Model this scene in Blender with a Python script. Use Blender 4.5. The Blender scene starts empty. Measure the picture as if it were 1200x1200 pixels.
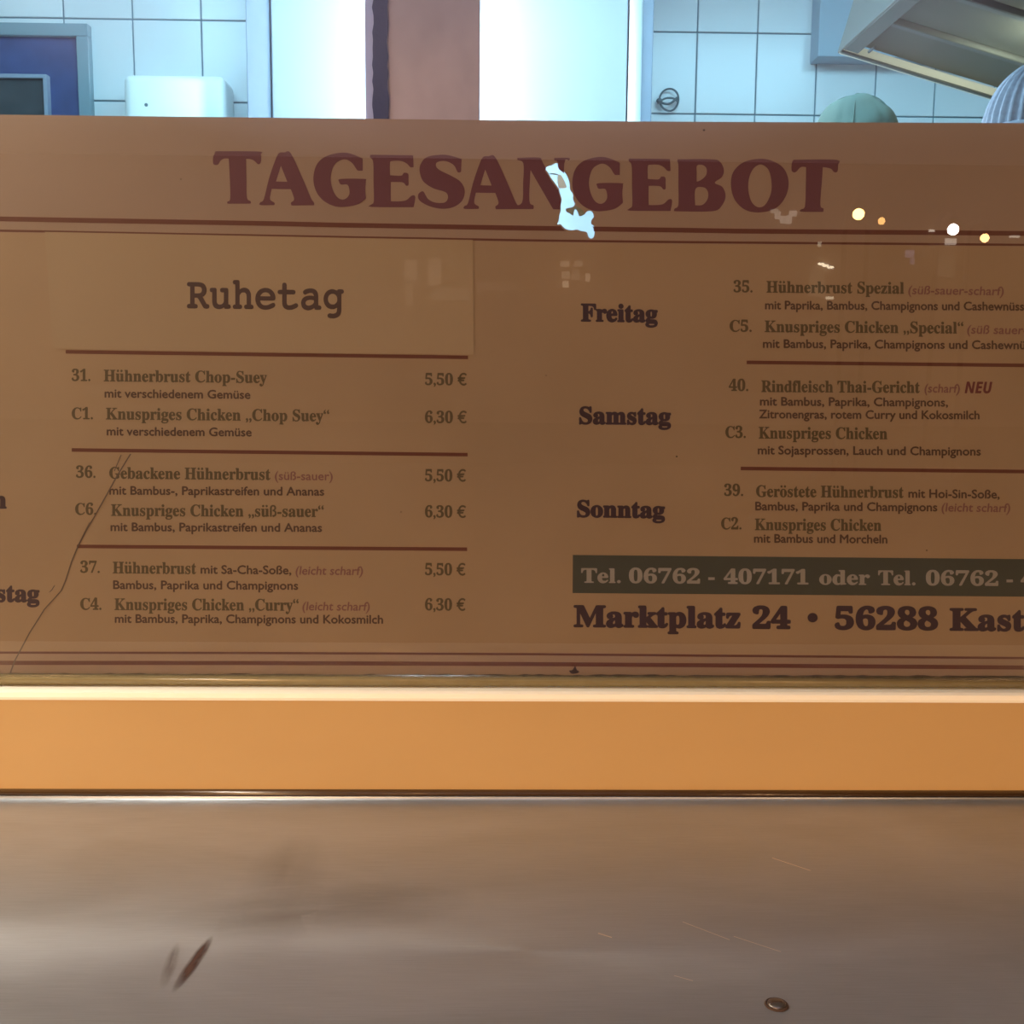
import bpy, bmesh, math, random
from mathutils import Vector, Matrix
random.seed(7)
S = bpy.context.scene
COL = S.collection
PI = math.pi

# ------------------------------------------------------------------ camera
CAM = Vector((0, 0, 1.4))
F = 1287.0
pitch, yaw, roll = math.radians(7.465), math.radians(-1.055), math.radians(0.496)
fwd = Vector((0, math.cos(pitch), -math.sin(pitch)))
up = Vector((0, math.sin(pitch), math.cos(pitch)))
rt = Vector((1, 0, 0))
Rz = Matrix.Rotation(yaw, 3, 'Z')
fwd, up, rt = Rz @ fwd, Rz @ up, Rz @ rt
rt, up = rt * math.cos(roll) + up * math.sin(roll), -rt * math.sin(roll) + up * math.cos(roll)
cd = bpy.data.cameras.new('camera')
cd.sensor_width = 36
cd.lens = 36 * F / 1200
cd.clip_start = 0.02
cam = bpy.data.objects.new('camera', cd)
COL.objects.link(cam)
cam.matrix_world = Matrix(((rt.x, up.x, -fwd.x, CAM.x), (rt.y, up.y, -fwd.y, CAM.y), (rt.z, up.z, -fwd.z, CAM.z), (0, 0, 0, 1)))
S.camera = cam

def at(px, py, Y):
    """point on the vertical plane at depth Y that the photograph shows at this pixel"""
    d = rt * ((px - 600) / F) - up * ((py - 600) / F) + fwd
    return CAM + d * (Y / d.y)

def at_z(px, py, z):
    d = rt * ((px - 600) / F) - up * ((py - 600) / F) + fwd
    return CAM + d * ((z - CAM.z) / d.z)

# ------------------------------------------------------------------ world, light, exposure
S.view_settings.view_transform = 'Standard'
S.view_settings.look = 'None'
S.view_settings.gamma = 1
S.view_settings.exposure = -0.03
S.view_settings.use_curve_mapping = False
W = bpy.data.worlds.new('night')
S.world = W
W.use_nodes = True
W.node_tree.nodes['Background'].inputs[0].default_value = (0.35, 0.22, 0.16, 1)
W.node_tree.nodes['Background'].inputs[1].default_value = 0.11

def area(name, loc, target, size, size_y, power, color):
    l = bpy.data.lights.new(name, 'AREA')
    l.shape = 'RECTANGLE'; l.size = size; l.size_y = size_y
    l.energy = power; l.color = color
    o = bpy.data.objects.new(name, l); COL.objects.link(o)
    o.location = loc
    o.rotation_euler = (Vector(target) - Vector(loc)).to_track_quat('-Z', 'Y').to_euler()
    return o
WARM = (1.0, 0.54, 0.235)
COLD = (0.38, 0.77, 1.0)
area('square_lamp_light', (-0.80, -2.0, 2.32), (-0.2, 1.0, 1.1), 0.10, 0.10, 14, (1.0, 0.50, 0.16))
area('counter_fill_light', (-0.95, 0.80, 1.99), (-0.62, 0.78, 1.0), 0.5, 0.05, 12, (1.0, 0.86, 0.70))  # added overhead fill: whitens the ledge and the counter's left side
area('street_light', (-4.7, -5.2, 2.45), (0.0, 1.0, 1.25), 0.35, 0.35, 350, WARM)
area('right_fill_light', (4.9, -5.2, 2.45), (0.0, 1.0, 1.25), 0.35, 0.35, 135, WARM)  # added fill to lift the darker right half of the sign
for sx in (-1, 1):  # added fill spots, out of view, that brighten the flap underside
    l_ = bpy.data.lights.new('flap_fill_spot', 'SPOT'); l_.energy = 95 if sx < 0 else 60; l_.spot_size = math.radians(62); l_.spot_blend = 0.8; l_.shadow_soft_size = 0.05; l_.color = (0.95, 0.80, 1.0)
    o_ = bpy.data.objects.new('flap_fill_spot', l_); COL.objects.link(o_); o_.location = (1.25 * sx, 0.50, 1.12)
    o_.rotation_euler = (Vector((0.1 * sx, -0.25, 2.0)) - o_.location).to_track_quat('-Z', 'Y').to_euler()
area('kitchen_ceiling_light', (0.1, 2.30, 2.70), (0.1, 2.7, 0.5), 2.6, 0.8, 66, COLD)

# ------------------------------------------------------------------ materials
def mat(name, col, rough=0.6, metal=0.0, noise=0.0, nscale=20.0, stretch=None, bump=0.0, spec=0.5, emit=None, estr=0.0, aniso=0.0, trans=None):
    m = bpy.data.materials.new(name); m.use_nodes = True
    nt = m.node_tree; b = nt.nodes['Principled BSDF']
    b.inputs['Base Color'].default_value = (*col, 1)
    b.inputs['Roughness'].default_value = rough
    b.inputs['Metallic'].default_value = metal
    b.inputs['Specular IOR Level'].default_value = spec
    b.inputs['Anisotropic'].default_value = aniso
    if emit:
        b.inputs['Emission Color'].default_value = (*emit, 1)
        b.inputs['Emission Strength'].default_value = estr
    if noise or bump:
        tc = nt.nodes.new('ShaderNodeTexCoord'); mp = nt.nodes.new('ShaderNodeMapping')
        if stretch: mp.inputs['Scale'].default_value = stretch
        nz = nt.nodes.new('ShaderNodeTexNoise')
        nz.inputs['Scale'].default_value = nscale; nz.inputs['Detail'].default_value = 5
        nt.links.new(tc.outputs['Object'], mp.inputs['Vector']); nt.links.new(mp.outputs[0], nz.inputs['Vector'])
        if noise:
            mx = nt.nodes.new('ShaderNodeMix'); mx.data_type = 'RGBA'
            mx.inputs[6].default_value = (*[c * (1 - noise) for c in col], 1)
            mx.inputs[7].default_value = (*[min(1, c * (1 + noise)) for c in col], 1)
            nt.links.new(nz.outputs['Fac'], mx.inputs[0]); nt.links.new(mx.outputs[2], b.inputs['Base Color'])
        if bump:
            bp = nt.nodes.new('ShaderNodeBump'); bp.inputs['Strength'].default_value = bump; bp.inputs['Distance'].default_value = 0.002
            nt.links.new(nz.outputs['Fac'], bp.inputs['Height']); nt.links.new(bp.outputs[0], b.inputs['Normal'])
    if trans:
        tr = nt.nodes.new('ShaderNodeBsdfTranslucent'); tr.inputs[0].default_value = (*col, 1)
        mxs = nt.nodes.new('ShaderNodeMixShader'); mxs.inputs[0].default_value = trans
        out = nt.nodes['Material Output']
        nt.links.new(b.outputs[0], mxs.inputs[1]); nt.links.new(tr.outputs[0], mxs.inputs[2]); nt.links.new(mxs.outputs[0], out.inputs[0])
    return m

M = {}
M['sheet'] = mat('sheet', (0.300, 0.206, 0.160), 0.55, noise=0.13, nscale=7, bump=0.15, trans=0.12)
M['paper'] = mat('paper', (0.318, 0.225, 0.145), 0.7, noise=0.08, nscale=6, bump=0.25)
M['red'] = mat('red_print', (0.105, 0.028, 0.048), 0.55, noise=0.12, nscale=25)
M['rule'] = mat('rule_print', (0.100, 0.022, 0.014), 0.55)
M['blackish'] = mat('plum_print', (0.030, 0.011, 0.026), 0.55)
M['olive'] = mat('olive_print', (0.078, 0.052, 0.026), 0.6)
M['brown'] = mat('brown_print', (0.066, 0.030, 0.022), 0.6)
M['faded'] = mat('faded_red_print', (0.180, 0.075, 0.070), 0.6)
M['neu'] = mat('bright_red_print', (0.110, 0.018, 0.025), 0.6)
M['green'] = mat('green_print', (0.040, 0.043, 0.038), 0.55)
M['bandtext'] = mat('band_text', (0.250, 0.225, 0.215), 0.6)
M['typed'] = mat('typed_ink', (0.060, 0.030, 0.030), 0.7)
M['scratch'] = mat('scratch', (0.10, 0.065, 0.055), 0.5)
M['dirt'] = mat('dirt', (0.06, 0.035, 0.022), 0.9, noise=0.4, nscale=90)
M['white_enamel'] = mat('white_enamel', (0.93, 0.95, 0.82), 0.35, noise=0.03, nscale=9)
M['fascia'] = mat('fascia_paint', (0.54, 0.365, 0.150), 0.5, noise=0.05, nscale=5, stretch=(1, 1, 3), bump=0.05)
M['bead'] = mat('glazing_bead', (0.20, 0.17, 0.085), 0.22, noise=0.15, nscale=60)
M['dark'] = mat('dark_gap', (0.03, 0.02, 0.015), 0.8)
M['post'] = mat('post_board', (0.42, 0.355, 0.44), 0.6, noise=0.28, nscale=18, stretch=(1.5, 1, 1), bump=0.1)
M['rubber'] = mat('rubber', (0.012, 0.024, 0.11), 0.8, bump=0.4, nscale=120)
M['pale_edge'] = mat('pale_edge', (0.72, 0.66, 0.78), 0.5, trans=0.8)
M['tile'] = mat('glazed_tile', (0.80, 0.84, 0.86), 0.18)
M['grout'] = mat('grout', (0.17, 0.27, 0.33), 0.9)
M['plaster'] = mat('pier_paint', (0.36, 0.42, 0.49), 0.4, noise=0.02, nscale=30, bump=0.1)
M['bluegrey'] = mat('blue_grey_trim', (0.31, 0.37, 0.47), 0.45, noise=0.10, nscale=40)
M['kwall'] = mat('kitchen_wall', (0.7, 0.74, 0.76), 0.6)
M['kfloor'] = mat('kitchen_floor', (0.25, 0.24, 0.23), 0.5, noise=0.1)
M['frame_alu'] = mat('pale_frame', (0.22, 0.32, 0.37), 0.35)
M['blue_panel'] = mat('blue_panel', (0.060, 0.085, 0.225), 0.45, noise=0.45, nscale=18, bump=0.1)
M['dark_panel'] = mat('dark_panel', (0.052, 0.065, 0.075), 0.4, noise=0.4, nscale=25)
M['plastic'] = mat('white_plastic', (0.85, 0.90, 0.88), 0.3)
M['hood'] = mat('hood_steel', (0.15, 0.17, 0.16), 0.42, metal=0.6, noise=0.08, nscale=12)
M['hood_rim_lit'] = mat('lit_rim_steel', (0.95, 0.96, 0.84), 0.35)  # near-white base colour paints in the lit look of the lip
M['filter'] = mat('filter_steel', (0.115, 0.125, 0.105), 0.5, metal=0.4, noise=0.15, nscale=12)
M['duct'] = mat('duct_paint', (0.33, 0.46, 0.55), 0.5)
M['chrome'] = mat('chrome', (0.75, 0.78, 0.8), 0.18, metal=1.0)
M['wire'] = mat('grey_wire', (0.10, 0.16, 0.18), 0.4, metal=0.3)
M['skin'] = mat('skin', (0.62, 0.40, 0.30), 0.5)
M['cap'] = mat('cap_green', (0.12, 0.165, 0.14), 0.85, noise=0.25, nscale=18, bump=0.3)
M['wool'] = mat('wool', (0.36, 0.36, 0.44), 0.95, noise=0.3, nscale=120, bump=0.5)
M['hair'] = mat('hair', (0.05, 0.035, 0.03), 0.6)
M['shirt'] = mat('shirt', (0.5, 0.52, 0.55), 0.8)
M['trousers'] = mat('trousers', (0.06, 0.07, 0.1), 0.8)
M['eye'] = mat('eye', (0.03, 0.02, 0.02), 0.2)
M['asphalt'] = mat('asphalt', (0.06, 0.055, 0.05), 0.9, noise=0.3, nscale=5)
M['facade'] = mat('facade', (0.20, 0.16, 0.13), 0.9)
M['pole'] = mat('pole', (0.05, 0.05, 0.05), 0.5, metal=0.5)
M['tubeglow'] = mat('tube_glow', (1, 1, 1), 0.5, emit=(0.80, 0.93, 1.0), estr=125)

def emis(name, col, s): return mat(name, (0.02, 0.02, 0.02), 0.6, emit=col, estr=s)

def steel_mat():
    m = bpy.data.materials.new('brushed_steel'); m.use_nodes = True
    nt = m.node_tree; b = nt.nodes['Principled BSDF']; N = nt.nodes.new; L = nt.links.new
    b.inputs['Metallic'].default_value = 0.82
    b.inputs['Anisotropic'].default_value = 0.35
    tc = N('ShaderNodeTexCoord')
    mp = N('ShaderNodeMapping'); mp.inputs['Scale'].default_value = (3, 120, 1)
    n1 = N('ShaderNodeTexNoise'); n1.inputs['Scale'].default_value = 9; n1.inputs['Detail'].default_value = 6
    L(tc.outputs['Object'], mp.inputs[0]); L(mp.outputs[0], n1.inputs['Vector'])
    n2 = N('ShaderNodeTexNoise'); n2.inputs['Scale'].default_value = 4.0; n2.inputs['Detail'].default_value = 4; n2.inputs['Distortion'].default_value = 0.6
    mp2 = N('ShaderNodeMapping'); mp2.inputs['Scale'].default_value = (1, 2.2, 1)
    L(tc.outputs['Object'], mp2.inputs[0]); L(mp2.outputs[0], n2.inputs['Vector'])
    add = N('ShaderNodeMath'); add.operation = 'MULTIPLY_ADD'; add.inputs[1].default_value = 0.45; 
    L(n1.outputs['Fac'], add.inputs[0]); L(n2.outputs['Fac'], add.inputs[2])
    rmp = N('ShaderNodeValToRGB')
    rmp.color_ramp.elements[0].position = 0.38; rmp.color_ramp.elements[0].color = (0.34, 0.385, 0.425, 1)
    rmp.color_ramp.elements[1].position = 0.95; rmp.color_ramp.elements[1].color = (0.51, 0.57, 0.62, 1)
    L(add.outputs[0], rmp.inputs[0]); L(rmp.outputs[0], b.inputs['Base Color'])
    mr = N('ShaderNodeMapRange'); mr.inputs['To Min'].default_value = 0.34; mr.inputs['To Max'].default_value = 0.50
    L(n2.outputs['Fac'], mr.inputs[0]); L(mr.outputs[0], b.inputs['Roughness'])
    bp = N('ShaderNodeBump'); bp.inputs['Strength'].default_value = 0.12; bp.inputs['Distance'].default_value = 0.0005
    L(n1.outputs['Fac'], bp.inputs['Height']); L(bp.outputs[0], b.inputs['Normal'])
    return m
M['steel'] = steel_mat()

def glass_mat():
    m = bpy.data.materials.new('pane_glass'); m.use_nodes = True
    nt = m.node_tree; N = nt.nodes.new; L = nt.links.new
    out = nt.nodes['Material Output']; nt.nodes.remove(nt.nodes['Principled BSDF'])
    lw = N('ShaderNodeLayerWeight'); lw.inputs['Blend'].default_value = 0.5
    p = N('ShaderNodeMath'); p.operation = 'POWER'; p.inputs[1].default_value = 5; L(lw.outputs['Facing'], p.inputs[0])
    q = N('ShaderNodeMath'); q.operation = 'MULTIPLY_ADD'; q.inputs[1].default_value = 0.92; q.inputs[2].default_value = 0.105; L(p.outputs[0], q.inputs[0])
    g = N('ShaderNodeNewGeometry'); inv = N('ShaderNodeMath'); inv.operation = 'SUBTRACT'; inv.inputs[0].default_value = 1; L(g.outputs['Backfacing'], inv.inputs[1])
    f = N('ShaderNodeMath'); f.operation = 'MULTIPLY'; L(q.outputs[0], f.inputs[0]); L(inv.outputs[0], f.inputs[1])
    tr = N('ShaderNodeBsdfTransparent'); tr.inputs[0].default_value = (0.95, 0.975, 0.97, 1)
    gl = N('ShaderNodeBsdfGlossy'); gl.inputs['Roughness'].default_value = 0.0
    mx = N('ShaderNodeMixShader'); L(f.outputs[0], mx.inputs[0]); L(tr.outputs[0], mx.inputs[1]); L(gl.outputs[0], mx.inputs[2]); L(mx.outputs[0], out.inputs[0])
    return m
M['glass'] = glass_mat()

# ------------------------------------------------------------------ helpers
def link(name, me, m, parent=None, smooth=False):
    o = bpy.data.objects.new(name, me); COL.objects.link(o)
    if m: me.materials.append(m)
    if parent: o.parent = parent
    if smooth:
        for p in me.polygons: p.use_smooth = True
    return o
def obj(name, bm, m, parent=None, smooth=False):
    me = bpy.data.meshes.new(name); bm.normal_update(); bm.to_mesh(me); bm.free()
    return link(name, me, m, parent, smooth)
def tag(o, label, cat, group=None):
    o['label'] = label; o['category'] = cat
    if group: o['group'] = group
    return o
def struct(o): o['kind'] = 'structure'; return o
def empty(name, loc=(0, 0, 0)):
    o = bpy.data.objects.new(name, None); COL.objects.link(o); o.location = loc; o.empty_display_size = 0.1
    return o
def place(o, root):
    """parent keeping world place (root has only a location)"""
    o.parent = root; o.matrix_parent_inverse = Matrix.Translation(root.location).inverted()
    return o
def box(bm, x0, x1, y0, y1, z0, z1, bev=0.0, seg=2):
    t = bmesh.new(); bmesh.ops.create_cube(t, size=1)
    bmesh.ops.scale(t, vec=(x1 - x0, y1 - y0, z1 - z0), verts=t.verts)
    bmesh.ops.translate(t, vec=((x0 + x1) / 2, (y0 + y1) / 2, (z0 + z1) / 2), verts=t.verts)
    if bev: bmesh.ops.bevel(t, geom=t.edges[:], offset=bev, segments=seg, affect='EDGES', profile=0.5)
    me = bpy.data.meshes.new('t'); t.to_mesh(me); t.free(); bm.from_mesh(me); bpy.data.meshes.remove(me)
def boxobj(name, x0, x1, y0, y1, z0, z1, m, parent=None, bev=0.0):
    bm = bmesh.new(); box(bm, x0, x1, y0, y1, z0, z1, bev)
    return obj(name, bm, m, parent)
def sphere(bm, c, r, sc=(1, 1, 1), u=24, v=16):
    mt = Matrix.Translation(c) @ Matrix.Diagonal((*[r * s for s in sc], 1))
    bmesh.ops.create_uvsphere(bm, u_segments=u, v_segments=v, radius=1, matrix=mt)
def cyl(bm, a, b, r0, r1=None, n=16):
    a, b = Vector(a), Vector(b); d = b - a
    q = d.to_track_quat('Z', 'Y').to_matrix().to_4x4()
    bmesh.ops.create_cone(bm, cap_ends=True, segments=n, radius1=r0, radius2=r0 if r1 is None else r1, depth=d.length, matrix=Matrix.Translation((a + b) / 2) @ q)
def tube(bm, pts, r, n=8, closed=False):
    pts = [Vector(p) for p in pts]; N = len(pts); rings = []
    for i, p in enumerate(pts):
        a = pts[i - 1] if (i or closed) else p; b = pts[(i + 1) % N] if (i < N - 1 or closed) else p
        t = (b - a).normalized(); u = t.orthogonal().normalized() if not rings else (rings[-1][1] - t * rings[-1][1].dot(t)).normalized()
        w = t.cross(u)
        rings.append(([bm.verts.new(p + (u * math.cos(k * 2 * PI / n) + w * math.sin(k * 2 * PI / n)) * r) for k in range(n)], u))
    for i in range(N if closed else N - 1):
        A, B = rings[i][0], rings[(i + 1) % N][0]
        for k in range(n): bm.faces.new((A[k], A[(k + 1) % n], B[(k + 1) % n], B[k]))
def extrude_profile(name, prof, x0, x1, m, parent=None, smooth=False, nx=1):
    """profile = list of (y,z), closed, swept along x"""
    bm = bmesh.new(); rows = []
    for i in range(nx + 1):
        x = x0 + (x1 - x0) * i / nx
        rows.append([bm.verts.new((x, y, z)) for y, z in prof])
    n = len(prof)
    for i in range(nx):
        for k in range(n): bm.faces.new((rows[i][k], rows[i][(k + 1) % n], rows[i + 1][(k + 1) % n], rows[i + 1][k]))
    bm.faces.new(rows[0][::-1]); bm.faces.new(rows[-1])
    bmesh.ops.recalc_face_normals(bm, faces=bm.faces)
    return obj(name, bm, m, parent, smooth)
def cat_rom(pts, n=5, closed=True):
    """smooth closed outline; a point written twice is a corner"""
    out = []; N = len(pts)
    for i in range(N if closed else N - 1):
        p0, p1, p2, p3 = pts[i - 1] if (closed or i) else pts[i], pts[i], pts[(i + 1) % N], pts[(i + 2) % N] if (closed or i < N - 2) else pts[i + 1]
        if p1 == p2: continue
        for k in range(n):
            t = k / n
            out.append(tuple(0.5 * (2 * b + (c - a) * t + (2 * a - 5 * b + 4 * c - d) * t * t + (-a + 3 * b - 3 * c + d) * t ** 3) for a, b, c, d in zip(p0, p1, p2, p3)))
    return out
def fill_outline(name, loops, Y, thick, m, parent=None):
    """photo outlines laid on the vertical plane Y, filled, given real thickness behind the front face"""
    cu = bpy.data.curves.new('o', 'CURVE'); cu.dimensions = '2D'; cu.fill_mode = 'FRONT'
    for lp in loops:
        sp = cu.splines.new('POLY'); sp.points.add(len(lp) - 1); sp.use_cyclic_u = True
        for q, (px, py) in zip(sp.points, lp):
            w = at(px, py, Y); q.co = (w.x, w.z, 0, 1)
    o = bpy.data.objects.new('o', cu); COL.objects.link(o)
    me0 = bpy.data.meshes.new_from_object(o.evaluated_get(bpy.context.evaluated_depsgraph_get()))
    COL.objects.unlink(o); bpy.data.objects.remove(o)
    bm = bmesh.new(); bm.from_mesh(me0); bpy.data.meshes.remove(me0)
    for v in bm.verts: v.co = Vector((v.co.x, Y, v.co.y))
    bmesh.ops.remove_doubles(bm, verts=bm.verts, dist=1e-6)
    bm.normal_update()
    for f in bm.faces:
        if f.normal.y > 0: f.normal_flip()
    if thick:
        r = bmesh.ops.extrude_face_region(bm, geom=bm.faces[:])
        bmesh.ops.translate(bm, vec=(0, thick, 0), verts=[g for g in r['geom'] if isinstance(g, bmesh.types.BMVert)])
        bmesh.ops.recalc_face_normals(bm, faces=bm.faces)
    return obj(name, bm, m, parent)
def ribbon(name, pts, w, Y, m, parent, thick=0.0):
    """a printed rule through pixel points, w pixels wide"""
    topp = [(x, y - w / 2) for x, y in pts]; bot = [(x, y + w / 2) for x, y in pts][::-1]
    return fill_outline(name, [topp + bot], Y, thick, m, parent)

# ------------------------------------------------------------------ setting: kiosk front and kitchen
Y_PRINT, Y_SHEET = 1.0300, 1.0302
XL, XR = -1.05, 1.10

struct(boxobj('floor', -2.4, 2.4, 1.15, 3.9, 0.25, 0.35, M['kfloor']))
struct(boxobj('ceiling', -2.4, 2.4, 1.15, 3.9, 2.75, 2.85, M['kwall']))
struct(boxobj('wall_left', -2.4, -2.3, 1.15, 3.9, 0.35, 2.75, M['kwall']))
struct(boxobj('wall_right', 2.3, 2.4, 1.15, 3.9, 0.35, 2.75, M['kwall']))
YB1, YB2 = 3.39, 3.63
pierL, pierR = at(318, 70, 3.22).x, at(735, 70, 3.22).x
wb = struct(boxobj('wall_back', -2.3, pierL + 0.1, YB1 + 0.006, 3.8, 0.35, 2.75, M['grout']))
wr = struct(boxobj('wall_back_right', pierR - 0.1, 2.3, YB2 + 0.006, 3.85, 0.35, 2.75, M['grout']))
def tile_mesh(w, h):
    bm = bmesh.new(); box(bm, -w / 2, w / 2, 0, 0.008, -h / 2, h / 2)
    fr = [e for e in bm.edges if all(v.co.y < 0.001 for v in e.verts)]
    bmesh.ops.bevel(bm, geom=fr, offset=0.0015, segments=1, affect='EDGES')
    me = bpy.data.meshes.new('tile'); bm.to_mesh(me); bm.free(); me.materials.append(M['tile']); return me
def tiles(wall, Y, x_ref, z_ref, w, h, x0, x1, z0, z1, wx0, wx1, zr=None):
    me = tile_mesh(w - 0.0045, h - 0.0045)
    i0, i1 = math.floor((x0 - x_ref) / w), math.ceil((x1 - x_ref) / w)
    j0, j1 = math.floor((z0 - z_ref) / h), math.ceil((z1 - z_ref) / h)
    for i in range(i0, i1):
        for j in range(j0, j1):
            cx, cz = x_ref + (i + 0.5) * w, z_ref + (j + 0.5) * h
            if cx - w / 2 < wx0 or cx + w / 2 > wx1 or cz + h / 2 > 2.76: continue
            o = bpy.data.objects.new('tile', me); COL.objects.link(o); o.parent = wall
            o.location = (cx, Y + random.uniform(-0.0006, 0.0006), cz)
            o.rotation_euler = (random.uniform(-.004, .004), 0, random.uniform(-.004, .004))
pL = at(155, 22.5, YB1); pL2 = at(150, 118.5, YB1)
tiles(wb, YB1, pL.x, pL.z, 0.2, pL.z - pL2.z, -2.1, pierL, 0.6, 2.75, -2.3, pierL + 0.12)
pR = at(888, 39, YB2); pR2 = at(888, 134.5, YB2); pR3 = at(1098, 110, YB2)
tiles(wr, YB2, pR.x, pR.z, (pR3.x - at(888, 110, YB2).x) / 3, pR.z - pR2.z, pierR, 2.2, 0.6, 2.75, pierR - 0.2, 2.3)

# bright pier between the two tiled walls, with its edge trims
pier = struct(boxobj('wall_pier', pierL, pierR, 3.22, 3.62, 0.35, 2.75, M['plaster'], bev=0.004))
x0, x1 = at(291, 70, 3.25).x, at(318.5, 70, 3.25).x
struct(boxobj('trim_1', x0, x1, 3.225, 3.39, 0.35, 2.75, M['bluegrey'], bev=0.003))
x0, x1, x2 = at(735, 70, 3.22).x, at(749, 70, 3.22).x, at(766, 70, 3.22).x
t2 = struct(boxobj('trim_2', x1, x2, 3.235, 3.63, 0.35, 2.75, M['bluegrey'], bev=0.004))
bm = bmesh.new(); cyl(bm, ((x0 + x1) / 2 + 0.006, 3.222, 0.35), ((x0 + x1) / 2 + 0.006, 3.222, 2.75), (x1 - x0) / 2 + 0.002, n=24)
obj('pipe', bm, M['plastic'], t2, True)

# vertical fluorescent lamp standing close to the pier, behind the window post
xt = at(497, 100, 3.0).x
lamp = empty('fluorescent_lamp', (xt, 3.03, 0.9))
bm = bmesh.new(); cyl(bm, (xt, 3.08, 0.98), (xt, 3.08, 2.55), 0.016, n=16)
place(obj('tube', bm, M['tubeglow'], None, True), lamp)
bm = bmesh.new(); box(bm, xt - 0.03, xt + 0.03, 3.12, 3.14, 0.90, 2.62, 0.004); box(bm, xt - 0.006, xt + 0.006, 3.13, 3.219, 2.4, 2.43); box(bm, xt - 0.006, xt + 0.006, 3.13, 3.219, 1.1, 1.13)
place(obj('backplate', bm, M['plastic']), lamp)
for z in (0.955, 2.575):
    bm = bmesh.new(); box(bm, xt - 0.02, xt + 0.02, 3.058, 3.13, z - 0.025, z + 0.025, 0.004)
    place(obj('socket', bm, M['plastic']), lamp)
tag(lamp, 'white fluorescent tube fixed upright to the bright pier behind the window post', 'lamp')

# framed blue hatch at the upper left
fr0 = at(-110, 28, YB1); fr1 = at(105, 28, YB1); frb = 1.75
hatch = empty('framed_board', (fr0.x, YB1, frb))
fx1 = at(106, 80, YB1 - 0.02).x; fz = at(60, 28, YB1 - 0.02).z; fw = 13.5 * 3.37 / F
bm = bmesh.new()
for a in ((fr0.x, fx1, fz - fw, fz), (fr0.x, fx1, frb, frb + fw), (fx1 - fw, fx1, frb + fw, fz - fw), (fr0.x, fr0.x + fw, frb + fw, fz - fw)):
    box(bm, a[0], a[1], YB1 - 0.03, YB1 + 0.002, a[2], a[3], 0.002, 1)
place(obj('frame', bm, M['frame_alu']), hatch)
place(boxobj('panel', fr0.x + fw, fx1 - fw, YB1 - 0.012, YB1 + 0.002, frb + fw, fz - fw, M['blue_panel']), hatch)
ix = at(56, 110, YB1 - 0.035).x; iz = at(30, 87, YB1 - 0.035).z
bm = bmesh.new()
iw = 0.011
box(bm, fr0.x + fw, ix, YB1 - 0.04, YB1 - 0.012, iz - iw, iz, 0.001, 1); box(bm, ix - iw, ix, YB1 - 0.04, YB1 - 0.012, frb + fw, iz - iw, 0.001, 1)
nf = place(obj('inner_frame', bm, M['bluegrey']), hatch)
p = boxobj('dark_pane', fr0.x + fw, ix - iw, YB1 - 0.028, YB1 - 0.012, frb + fw, iz - iw, M['dark_panel']); place(p, hatch)
tag(hatch, 'pale framed dark blue board with a smaller dark pane, on the tiles at far left', 'board')

# towel dispenser
dx0, dx1 = at(146, 110, 3.28).x, at(265, 110, 3.28).x; dz = at(205, 88.5, 3.28).z
disp = empty('towel_dispenser', ((dx0 + dx1) / 2, YB1, dz - 0.36))
bm = bmesh.new(); box(bm, dx0, dx1, 3.265, YB1, dz - 0.34, dz, 0.022, 4)
place(obj('cover', bm, M['plastic'], None, True), disp)
bm = bmesh.new(); box(bm, dx0 + 0.03, dx1 - 0.03, 3.275, YB1 - 0.01, dz - 0.36, dz - 0.335, 0.004)
place(obj('outlet', bm, M['bluegrey']), disp)
bm = bmesh.new(); cyl(bm, (dx0 + 0.065, 3.268, dz - 0.085), (dx0 + 0.065, 3.2635, dz - 0.085), 0.005)
place(obj('lock', bm, M['wire']), disp)
tag(disp, 'white rounded plastic towel dispenser on the tiled wall', 'dispenser')

# wire ring hook on the right tiles
c = at(784, 117, YB2 - 0.02)
ring = empty('wire_hook', c)
bm = bmesh.new(); R_ = 0.030
tube(bm, [c + Vector((math.cos(a) * R_, -0.004 * math.sin(2 * a), math.sin(a) * R_ * 1.12)) for a in [k * 2 * PI / 28 for k in range(28)]], 0.0032, closed=True)
tube(bm, [c + Vector((-0.030 + 0.055 * t, -0.006, -0.006 - 0.014 * math.sin(PI * t) + 0.012 * t)) for t in [k / 12 for k in range(13)]], 0.0036)
tube(bm, [c + Vector((0.0 + 0.028 * math.cos(a), -0.008, -0.012 + 0.016 * math.sin(a))) for a in [0.2 + k * 0.32 for k in range(11)]], 0.003)
place(obj('loop', bm, M['wire'], None, True), ring)
bm = bmesh.new(); sphere(bm, c + Vector((-0.031, -0.004, -0.004)), 0.009, (1.1, 1, .9)); cyl(bm, c + Vector((-0.031, 0, -0.004)), c + Vector((-0.031, 0.022, -0.004)), 0.004)
place(obj('fixing', bm, M['wire'], None, True), ring)
tag(ring, 'grey wire ring hook with a knob on the tiles beside the pipe', 'hook')

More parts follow.
